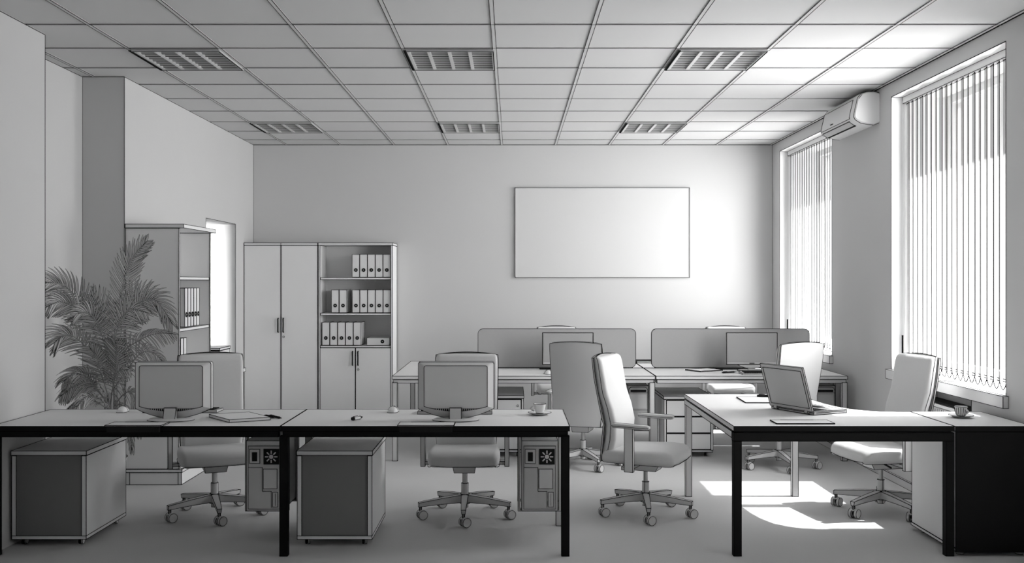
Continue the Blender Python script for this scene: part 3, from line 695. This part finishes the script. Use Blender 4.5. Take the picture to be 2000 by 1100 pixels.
def cup(label, x, y, rot, ribs, group='coffee cups'):
    s = thing('saucer', 'saucer under the ' + label, 'saucer', (x, y, DESK), 0, 'saucers')
    b = MB(.0018); b.lathe([(0, .003), (.035, .003), (.045, .006), (.068, .014), (.069, .016), (.066, .0165), (.042, .0095), (.03, .008), (0, .008)], m='white', n=36)
    b.line(*[(.069 * math.cos(2 * PI * k / 36), .069 * math.sin(2 * PI * k / 36), .0155) for k in range(36)], close=True); b.line(*[(.046 * math.cos(2 * PI * k / 24), .046 * math.sin(2 * PI * k / 24), .006) for k in range(24)], close=True); b.build('dish', s)
    r = thing('coffee_cup', label, 'cup', (x, y, DESK + .0105), rot, group)
    b = MB(.0018); b.lathe([(0, 0), (.020, 0), (.024, .004), (.032, .025), (.036, .05), (.038, .056), (.036, .056), (.033, .05), (.028, .02), (.02, .006), (0, .006)], m='white', n=32)
    b.line(*[(.0375 * math.cos(2 * PI * k / 32), .0375 * math.sin(2 * PI * k / 32), .056) for k in range(32)], close=True)
    b.line(*[(.022 * math.cos(2 * PI * k / 24), .022 * math.sin(2 * PI * k / 24), .002) for k in range(24)], close=True)
    if ribs:
        for k in range(16): a = 2 * PI * k / 16; b.line((.024 * math.cos(a), .024 * math.sin(a), .004), (.0325 * math.cos(a), .0325 * math.sin(a), .025), (.0365 * math.cos(a), .0365 * math.sin(a), .05))
    b.build('bowl', r)
    b = MB(); b.tube([(-.034 - .022 * math.sin(PI * t / 10.), 0, .046 - .032 * t / 10.) for t in range(11)], .0042, 'metal', 8); b.build('handle', r)
cup('plain white coffee cup on the near middle desk', at(1054, 0, 5.98).x, 5.97, .2, False)
cup('ribbed white coffee cup on the side cabinet by the window', at(1877, 0, 5.85).x, 5.85, 1.9, True)

# laptop: hinge from (1.635,6.27) to (1.80,5.936)
r = thing('laptop', 'open laptop on the curved desk, its lid turned away', 'laptop', (1.7175, 6.103, DESK), math.atan2(-.334, .165))
b = MB(.002); b.box(-.186, .186, 0, .262, .003, .022, 'plastic'); b.line((-.186, -.001, .013), (.186, -.001, .013)); b.line((.187, .02, .014), (.187, .25, .014)); b.build('base', r)
b = MB(.0012)
for i in range(14):
    for j in range(5): x = -.16 + .32 * (i + .5) / 14; y = .03 + .1 * (j + .5) / 5; b.box(x - .0095, x + .0095, y - .008, y + .008, .022, .024, 'dark', False)
b.build('keys', r)
b = MB(.0016); b.box(-.05, .05, .16, .22, .022, .0235, 'dark', False); b.build('touchpad', r)
mt = Matrix.Translation((0, -.004, .024)) @ Matrix.Rotation(D(17), 4, 'X')
b = MB(.002); b.box(-.186, .186, -.008, .003, 0, .277, 'plastic', mtx=mt)
b.line(*[mt @ Vector(p) for p in ((-.168, -.009, .02), (.168, -.009, .02), (.168, -.009, .255), (-.168, -.009, .255))], close=True)
L = b.build('lid', r)
b = MB(); b.box(-.17, .17, .003, .005, .02, .26, 'dark', False, mtx=mt); b.build('screen', L)
for s in (-1, 1): b = MB(.0015); b.cyl((s * .15, -.004, .018), (s * .12, -.004, .018), .012, m='plastic', n=10); b.build('hinge', r)

# ------------------------------------------------------------------ cabinets on the back wall
CY, CB, CH = 10.71, 11.095, 1.935
def door(p, x0, x1, z0, z1, y, hx, hz, lock=None, ink=.003):
    b = MB(ink); b.box(x0, x1, y, y + .018, z0, z1, 'wood'); o = b.build('door', p)
    h = MB(.0016); h.tube([(hx, y, hz + .075), (hx, y - .02, hz + .068), (hx + .002, y - .026, hz), (hx, y - .02, hz - .068), (hx, y, hz - .075)], .0075, 'dark', 6); h.build('handle', o)
    if lock: h = MB(.0016); h.cyl((lock[0], y, lock[1]), (lock[0], y - .006, lock[1]), .011, m='plastic', n=12); h.build('lock', o)
r = thing('wardrobe_cabinet', 'tall grey two-door cabinet in the left back corner', 'cabinet', (-2.485, CY, 0))
b = MB(.003); b.box(-.396, .394, .02, CB - CY, .002, CH - .026, 'wood'); b.build('body', r)
b = MB(.003); b.box(-.396, .394, -.004, CB - CY, CH - .024, CH, 'wood'); b.line((0, -.005, CH - .024), (0, -.005, CH)); b.build('top_board', r)
hz = EYE - (635.5 - 550) * CY / F
door(r, -.396, -.003, .06, CH - .027, 0, -.03, hz); door(r, .003, .394, .06, CH - .027, 0, .026, hz, (.028, EYE - (658 - 550) * CY / F))
r = thing('bookcase_cabinet', 'grey cabinet with open binder shelves over two small doors', 'bookcase', (-1.684, CY, 0)); ZS = .815
b = MB(.003); b.box(-.399, -.381, 0, CB - CY, .002, CH - .026, 'wood'); b.build('side_panel', r)
b = MB(.003); b.box(.381, .399, 0, CB - CY, .002, CH - .026, 'wood'); b.build('side_panel', r)
b = MB(.003); b.box(-.381, .381, CB - CY - .01, CB - CY, .002, CH - .026, 'wood', False); b.build('back_panel', r)
b = MB(.003); b.box(-.399, .403, -.004, CB - CY, CH - .024, CH, 'wood'); b.build('top_board', r)
SH = [EYE + 7.5 * 10.72 / F, EYE - 62 * 10.72 / F, EYE - 125.5 * 10.72 / F]
for z in SH: b = MB(.003); b.box(-.38, .38, .012, CB - CY - .012, z - .02, z, 'wood'); b.build('shelf', r)
b = MB(.003); b.box(-.38, .38, .02, CB - CY - .012, .05, .07, 'wood'); b.build('bottom_board', r)
hz = EYE - (700 - 550) * CY / F
door(r, -.38, -.003, .06, SH[2] - .024, -.001, -.03, hz); door(r, .003, .38, .06, SH[2] - .024, -.001, .028, hz, (.03, EYE - (722 - 550) * CY / F))

# binders
def binder(w=.079, h=.247, d=.27, ink=.0026):
    r = thing('ring_binder', '', 'binder')
    b = MB(ink); b.box(-w / 2, w / 2, 0, d, .003, h, 'white'); b.build('cover', r)
    b = MB(); b.cyl((0, -.001, h * .32), (0, -.004, h * .32), .020, m='dark', n=18, ink=False); b.cyl((0, -.003, h * .32), (0, -.0055, h * .32), .005, m='plastic', n=10, ink=False); b.build('finger_ring', r)
    return r
ORD = ['first', 'second', 'third', 'fourth', 'fifth', 'sixth']
B0 = binder(); first = True
def put(loc, rz, lab, group):
    global first
    if first: B0.location = loc; B0.rotation_euler.z = rz; B0['label'] = lab; B0['group'] = group; first = False; return B0
    return dup(B0, loc, rz, lab, group)
bx = lambda p: (p - 1000) * 10.745 / F
for i in range(5): put((bx(695.4 + 15.1 * i), 10.735, SH[0] + .0035), 0, ORD[i] + ' white binder from the left on the top shelf of the open cabinet', 'binders on the top cabinet shelf')
for i in range(2): put((bx(655 + 15.3 * i), 10.735, SH[1] + .0035), 0, ORD[i] + ' white binder of the separate pair on the middle cabinet shelf', 'binders on the middle cabinet shelf')
for i in range(5): put((bx(695.6 + 15.1 * i), 10.735, SH[1] + .0035), 0, ORD[i] + ' white binder from the left in the row of five, middle cabinet shelf', 'binders on the middle cabinet shelf')
for i in range(5): put((bx(636.8 + 15.3 * i), 10.735, SH[2] + .0035), 0, ORD[i] + ' white binder from the left on the lowest open cabinet shelf', 'binders on the lowest cabinet shelf')
o = dup(B0, (bx(716) + .248, 10.76, SH[2] + .0395 + .0035), 0, 'white binder lying on its side on the lowest open cabinet shelf', 'binders on the lowest cabinet shelf'); o.rotation_euler = (0, -PI / 2, 0)

# ------------------------------------------------------------------ bookcase on the left wall, opening towards +x
BX0, BX1, BY0, BY1, BH = LW + .003, -2.487, 7.432, 8.21, 1.948
r = thing('tall_bookcase', 'tall grey open bookcase against the left wall behind the palm', 'bookcase', (BX0, BY0, 0)); w = BX1 - BX0; d = BY1 - BY0
b = MB(.0026); b.box(0, w, 0, .02, .12, BH - .03, 'wood'); b.build('side_panel', r)
b = MB(.0034); b.box(0, w, d - .02, d, .12, BH - .03, 'wood'); b.build('side_panel', r)
b = MB(.0026); b.box(.0, .01, .02, d - .02, .12, BH - .03, 'wood', False); b.build('back_panel', r)
b = MB(.0026); b.box(0, w + .04, -.01, d + .012, BH - .028, BH, 'wood'); b.build('top_board', r)
b = MB(.0026); b.box(0, w + .025, -.004, d + .005, .095, .118, 'wood'); b.build('bottom_board', r)
b = MB(.0026); b.box(0, w + .02, 0, d, .003, .093, 'wood'); b.line((.03, -.001, .003), (.03, -.001, .09)); b.line((w - .005, -.001, .003), (w - .005, -.001, .09)); b.build('plinth', r)
BS = [1.555, 1.165, .785, .44]
for z in BS: b = MB(.0026); b.box(.012, w - .006, .022, d - .022, z - .022, z, 'wood'); b.build('shelf', r)
by = lambda p: 2.50 * F / (1000 - p)
bb = binder(.062, .30, .27, .0024)
for k, y in enumerate([7.49] + [7.66 + .072 * i for i in range(5)]):
    lab = 'white binder standing apart at the near end of the bookcase shelf behind the palm' if k == 0 else ORD[k - 1] + ' white binder of the row of five in the left wall bookcase'
    if k == 0: bb.location = (BX1 - .02, y, BS[1] + .0035); bb.rotation_euler.z = PI / 2; bb['label'] = lab; bb['group'] = 'binders in the left wall bookcase'
    else: dup(bb, (BX1 - .02, y, BS[1] + .0035), PI / 2, lab)
for k, y in enumerate([7.49, 7.562, 7.634]): dup(bb, (BX1 - .02, y, BS[2] + .0035), PI / 2, ORD[k] + ' white binder on the lower shelf of the left wall bookcase', 'binders low in the left wall bookcase')

# printer on a side table by the doorway
r = thing('side_table', 'narrow white side table by the doorway, behind the left chair', 'table', (-2.72, 9.06, 0))
b = MB(.0026); b.box(-.15, .155, -.45, .52, .655, .69, 'white'); b.build('tabletop', r)
for x in (-.125, .125):
    for y in (-.42, .48): b = MB(.002); b.box(x - .015, x + .015, y - .015, y + .015, .002, .654, 'metal'); b.build('leg', r)
r = thing('printer', 'small white printer with a dark lid on the side table by the doorway', 'printer', (-2.72, 8.90, .6935))
b = MB(.0026); b.box(-.14, .15, -.16, .16, .0, .215, 'white'); b.line((-.14, -.162, .12), (.15, -.162, .12)); b.box(-.10, .10, -.163, -.159, .05, .075, 'dark', False); b.build('body', r)
b = MB(.0034); b.box(-.145, .155, -.165, .165, .22, .240, 'white'); b.line((-.145, -.166, .224), (.155, -.166, .224)); b.build('lid', r)
b = MB(); b.box(.09, .11, -.165, -.16, .15, .165, 'dark', False); b.build('button', r)

# ------------------------------------------------------------------ palm
PX, PY = -2.775, 6.86
r = thing('potted_palm', 'bushy potted palm with feathery fronds in the left corner', 'plant', (PX, PY, 0))
b = MB(.0022); b.lathe([(0, .003), (.08, .003), (.088, .01), (.112, .28), (.118, .31), (.108, .31), (.104, .275), (0, .275)], m='plastic', n=32); b.line(*[(.118 * math.cos(2 * PI * k / 32), .118 * math.sin(2 * PI * k / 32), .31) for k in range(32)], close=True); b.build('pot', r)
b = MB(); b.lathe([(0, .285), (.105, .278)], m='soil', n=24); b.build('soil', r)
o0 = Vector((PX, PY, 0))
def spl(pts, n):
    P = [pts[0]] + pts + [pts[-1]]; out = []
    for i in range(n + 1):
        t = i / n * (len(pts) - 1); k = min(int(t), len(pts) - 2); f = t - k; a, b_, c, d_ = P[k:k + 4]
        out.append(.5 * ((2 * b_) + (c - a) * f + (2 * a - 5 * b_ + 4 * c - d_) * f * f + (3 * b_ - a - 3 * c + d_) * f ** 3))
    return out
def frond(pts, L=.15, n=24, start=.2, droop=.35, roll=0., wid=.0062):
    """pts: world points along the midrib; slender arching leaflets on both sides"""
    P = [p - o0 for p in spl(pts, 30)]
    b = MB(.0022); b.tube(P, .005, 'stem', 6, .0015); b.line(*P)
    tot = len(P) - 1; L *= 1.22
    for i in range(n):
        t = start + (1 - start) * (i + .5) / n; f = t * tot; k = min(int(f), tot - 1); c = P[k].lerp(P[k + 1], f - k)
        d = (P[min(k + 2, tot)] - P[max(k - 1, 0)]).normalized()
        side = d.cross(Vector((0, 1, 0)) * math.cos(roll) + Vector((0, 0, 1)) * math.sin(roll))
        if side.length < .2: side = d.cross(Vector((1, 0, 0)))
        side.normalize(); nrm = side.cross(d).normalized()
        for s in (-1, 1):
            u = (t - start) / (1 - start)
            ln = L * (math.sin(PI * min(.97, .16 + .80 * u)) ** .6) * random.uniform(.9, 1.08)
            dirv = (side * s * (.9 - .3 * u) + d * (.45 + .5 * u) + nrm * random.uniform(-.15, .15)).normalized()
            q = [c]; dv = dirv.copy(); nj = 6
            for jj in range(nj): dv = (dv + Vector((0, 0, -1)) * droop * .30 + d * .10).normalized(); q.append(q[-1] + dv * ln / nj)
            wv = dirv.cross(nrm).normalized(); wv = (wv + nrm * random.uniform(-.5, .5)).normalized()
            ws = [.45 * wid, .9 * wid, wid, wid, .85 * wid, .55 * wid, .08 * wid]
            for side_, m in ((0, 'leaf'), (1, 'ink'), (-1, 'ink')):
                A = []; o_ = len(b.v); e = .0012
                for p, w_ in zip(q, ws):
                    lo, hi = (-w_ + e, w_ - e) if side_ == 0 else ((w_ - e, w_ + .0008) if side_ == 1 else (-w_ - .0008, -w_ + e))
                    if hi < lo: lo = hi = (lo + hi) / 2
                    fold = nrm * .0015
                    b.v += [tuple(p + wv * lo + fold * abs(lo) / wid), tuple(p + wv * hi + fold * abs(hi) / wid)]
                k_ = b.mi(m)
                for jj in range(nj):
                    b.f.append([o_ + 2 * jj, o_ + 2 * jj + 1, o_ + 2 * jj + 3, o_ + 2 * jj + 2]); b.fm.append(k_); b.fs.append(False)
    return b.build('frond', r)
T = lambda *q: [at(*p) for p in q]
crown = (215, 745, 6.86)
fr = [
    (T((217, 735, 6.86), (226, 640, 6.88), (243, 550, 6.9), (258, 505, 6.88), (286, 472, 6.84)), .125, 30, .22, .1),
    (T((208, 740, 6.84), (188, 650, 6.78), (158, 590, 6.70), (120, 556, 6.62), (84, 552, 6.54)), .15, 28, .25, .45),
    (T((206, 745, 6.84), (192, 668, 6.74), (160, 610, 6.66), (122, 589, 6.6), (90, 600, 6.52)), .12, 24, .3, .6),
    (T((222, 740, 6.86), (240, 640, 6.84), (272, 592, 6.8), (305, 588, 6.76), (336, 632, 6.72)), .15, 28, .25, .45),
    (T((220, 745, 6.84), (240, 690, 6.76), (272, 665, 6.7), (305, 652, 6.64), (340, 652, 6.6)), .10, 22, .2, .7),
    (T((206, 750, 6.82), (176, 690, 6.7), (148, 660, 6.62), (126, 655, 6.56), (108, 668, 6.52)), .14, 22, .25, .5),
    (T((212, 750, 6.80), (206, 680, 6.66), (190, 632, 6.56), (172, 612, 6.50), (152, 612, 6.44)), .14, 24, .2, .5),
    (T((216, 750, 6.78), (222, 680, 6.62), (234, 630, 6.52), (255, 605, 6.44), (285, 610, 6.36)), .14, 26, .2, .5),
    (T((204, 765, 6.8), (178, 735, 6.7), (150, 728, 6.62), (124, 745, 6.56)), .12, 20, .2, .7),
    (T((204, 778, 6.8), (180, 756, 6.68), (150, 752, 6.6), (118, 774, 6.54)), .11, 18, .2, .8),
    (T((222, 760, 6.78), (250, 720, 6.66), (275, 690, 6.6), (300, 690, 6.52), (322, 712, 6.46)), .11, 20, .2, .7),
    (T((215, 745, 6.92), (205, 660, 7.0), (196, 610, 7.05), (178, 575, 7.08)), .13, 22, .3, .3),
    (T((220, 745, 6.92), (236, 660, 7.02), (252, 610, 7.08), (268, 580, 7.1), (290, 575, 7.12)), .13, 22, .3, .4),
    (T((212, 790, 6.8), (190, 760, 6.6), (172, 738, 6.5), (150, 730, 6.42)), .10, 18, .15, .8),
    (T((216, 790, 6.8), (222, 750, 6.62), (232, 725, 6.5), (252, 722, 6.42)), .10, 18, .15, .8),
    (T((222, 795, 6.8), (242, 770, 6.66), (258, 768, 6.58), (268, 800, 6.5), (272, 850, 6.46)), .09, 18, .2, .8),
    (T((214, 800, 6.8), (196, 780, 6.6), (170, 775, 6.5), (150, 795, 6.44)), .10, 16, .2, .9),
    (T((222, 805, 6.82), (232, 790, 6.66), (244, 800, 6.56), (254, 840, 6.5), (258, 880, 6.48)), .08, 14, .2, .9),
    (T((205, 795, 6.84), (180, 782, 6.72), (155, 782, 6.64), (128, 803, 6.58)), .04, 22, .15, .9),
    (T((218, 770, 6.80), (225, 735, 6.7), (228, 700, 6.64), (226, 668, 6.6)), .12, 20, .2, .3),
    (T((210, 770, 6.80), (200, 735, 6.7), (190, 700, 6.62), (176, 680, 6.56)), .12, 20, .2, .4),
]
for f in fr: frond(f[0], f[1] * 1.05, f[2], f[3], f[4])
for x, y, z1 in ((.0, .0, .75), (.05, .03, .70), (-.04, .04, .72), (-.02, -.05, .62), (.06, -.05, .58), (.02, .06, .8)):
    b = MB(.0018); pts = [(x * .8, y * .8, .28), (x, y, .5), (x * .9, y * .9, z1)]; b.tube(pts, .012, 'stem', 8, .007)
    b.line(*[(p[0] + .012, p[1], p[2]) for p in pts]); b.line(*[(p[0] - .011, p[1], p[2]) for p in pts]); b.build('stem', r)

# ------------------------------------------------------------------ camera and light
cam = bpy.data.cameras.new('camera'); cam.lens = 35; cam.sensor_width = 36; cam.sensor_fit = 'HORIZONTAL'; cam.clip_start = .05
co = bpy.data.objects.new('camera', cam); COL.objects.link(co); co.location = (0, 0, EYE); co.rotation_euler = (PI / 2, 0, 0); S.camera = co

def area(name, loc, rot, sx, sy, power, spread=180):
    l = bpy.data.lights.new(name, 'AREA'); l.shape = 'RECTANGLE'; l.size = sx; l.size_y = sy; l.energy = power; l.spread = D(spread)
    o = bpy.data.objects.new(name, l); COL.objects.link(o); o.location = loc; o.rotation_euler = rot; return o
SKY, SUN = 1.25, 46
for nm, w, e, tilt, spread in (('daylight_near', WN, 57, 12, 140), ('daylight_far', WF, 41, 10, 132), ('added_fill_behind', WX, 1.2, 15, 140)):  # the last is an added fill lamp in the unseen window
    for k in range(6):             # strip lamps in place of daylight, tilted to brighten the back wall
        ww = (w[1] - w[0] - .1) / 6
        area(nm, (2.962, w[0] + .05 + ww * (k + .5), (WZ[0] + WZ[1]) / 2 + .03), (0, PI / 2, D(-tilt)), WZ[1] - WZ[0] - .12, ww, e / 6, spread)
area('passage_lamp', (-3.42, 8.25, 1.35), (PI / 2, 0, 0), .2, 1.9, 45, 80)
sun = bpy.data.lights.new('sun', 'SUN'); sun.energy = SUN; sun.angle = D(.4)
so = bpy.data.objects.new('sun', sun); COL.objects.link(so); so.location = (6, 8, 7)
so.rotation_euler = Vector((-1, 0, -1.446)).to_track_quat('-Z', 'Y').to_euler()
w = bpy.data.worlds.new('sky'); S.world = w; w.use_nodes = True
nt = w.node_tree; bg = nt.nodes['Background']          # overcast sky
sk = nt.nodes.new('ShaderNodeTexNoise'); sk.inputs['Scale'].default_value = 1.5     # soft cloud cover
mr = nt.nodes.new('ShaderNodeMapRange'); mr.inputs['To Min'].default_value = .85; mr.inputs['To Max'].default_value = 1
nt.links.new(sk.outputs['Fac'], mr.inputs['Value']); nt.links.new(mr.outputs[0], bg.inputs['Color']); bg.inputs['Strength'].default_value = SKY

S.view_settings.view_transform = 'Standard'; S.view_settings.look = 'None'; S.view_settings.gamma = 1; S.view_settings.exposure = .1
S.view_settings.use_curve_mapping = False
S.cycles.use_denoising = True
S.cycles.max_bounces = 8; S.cycles.diffuse_bounces = 5; S.cycles.transparent_max_bounces = 12
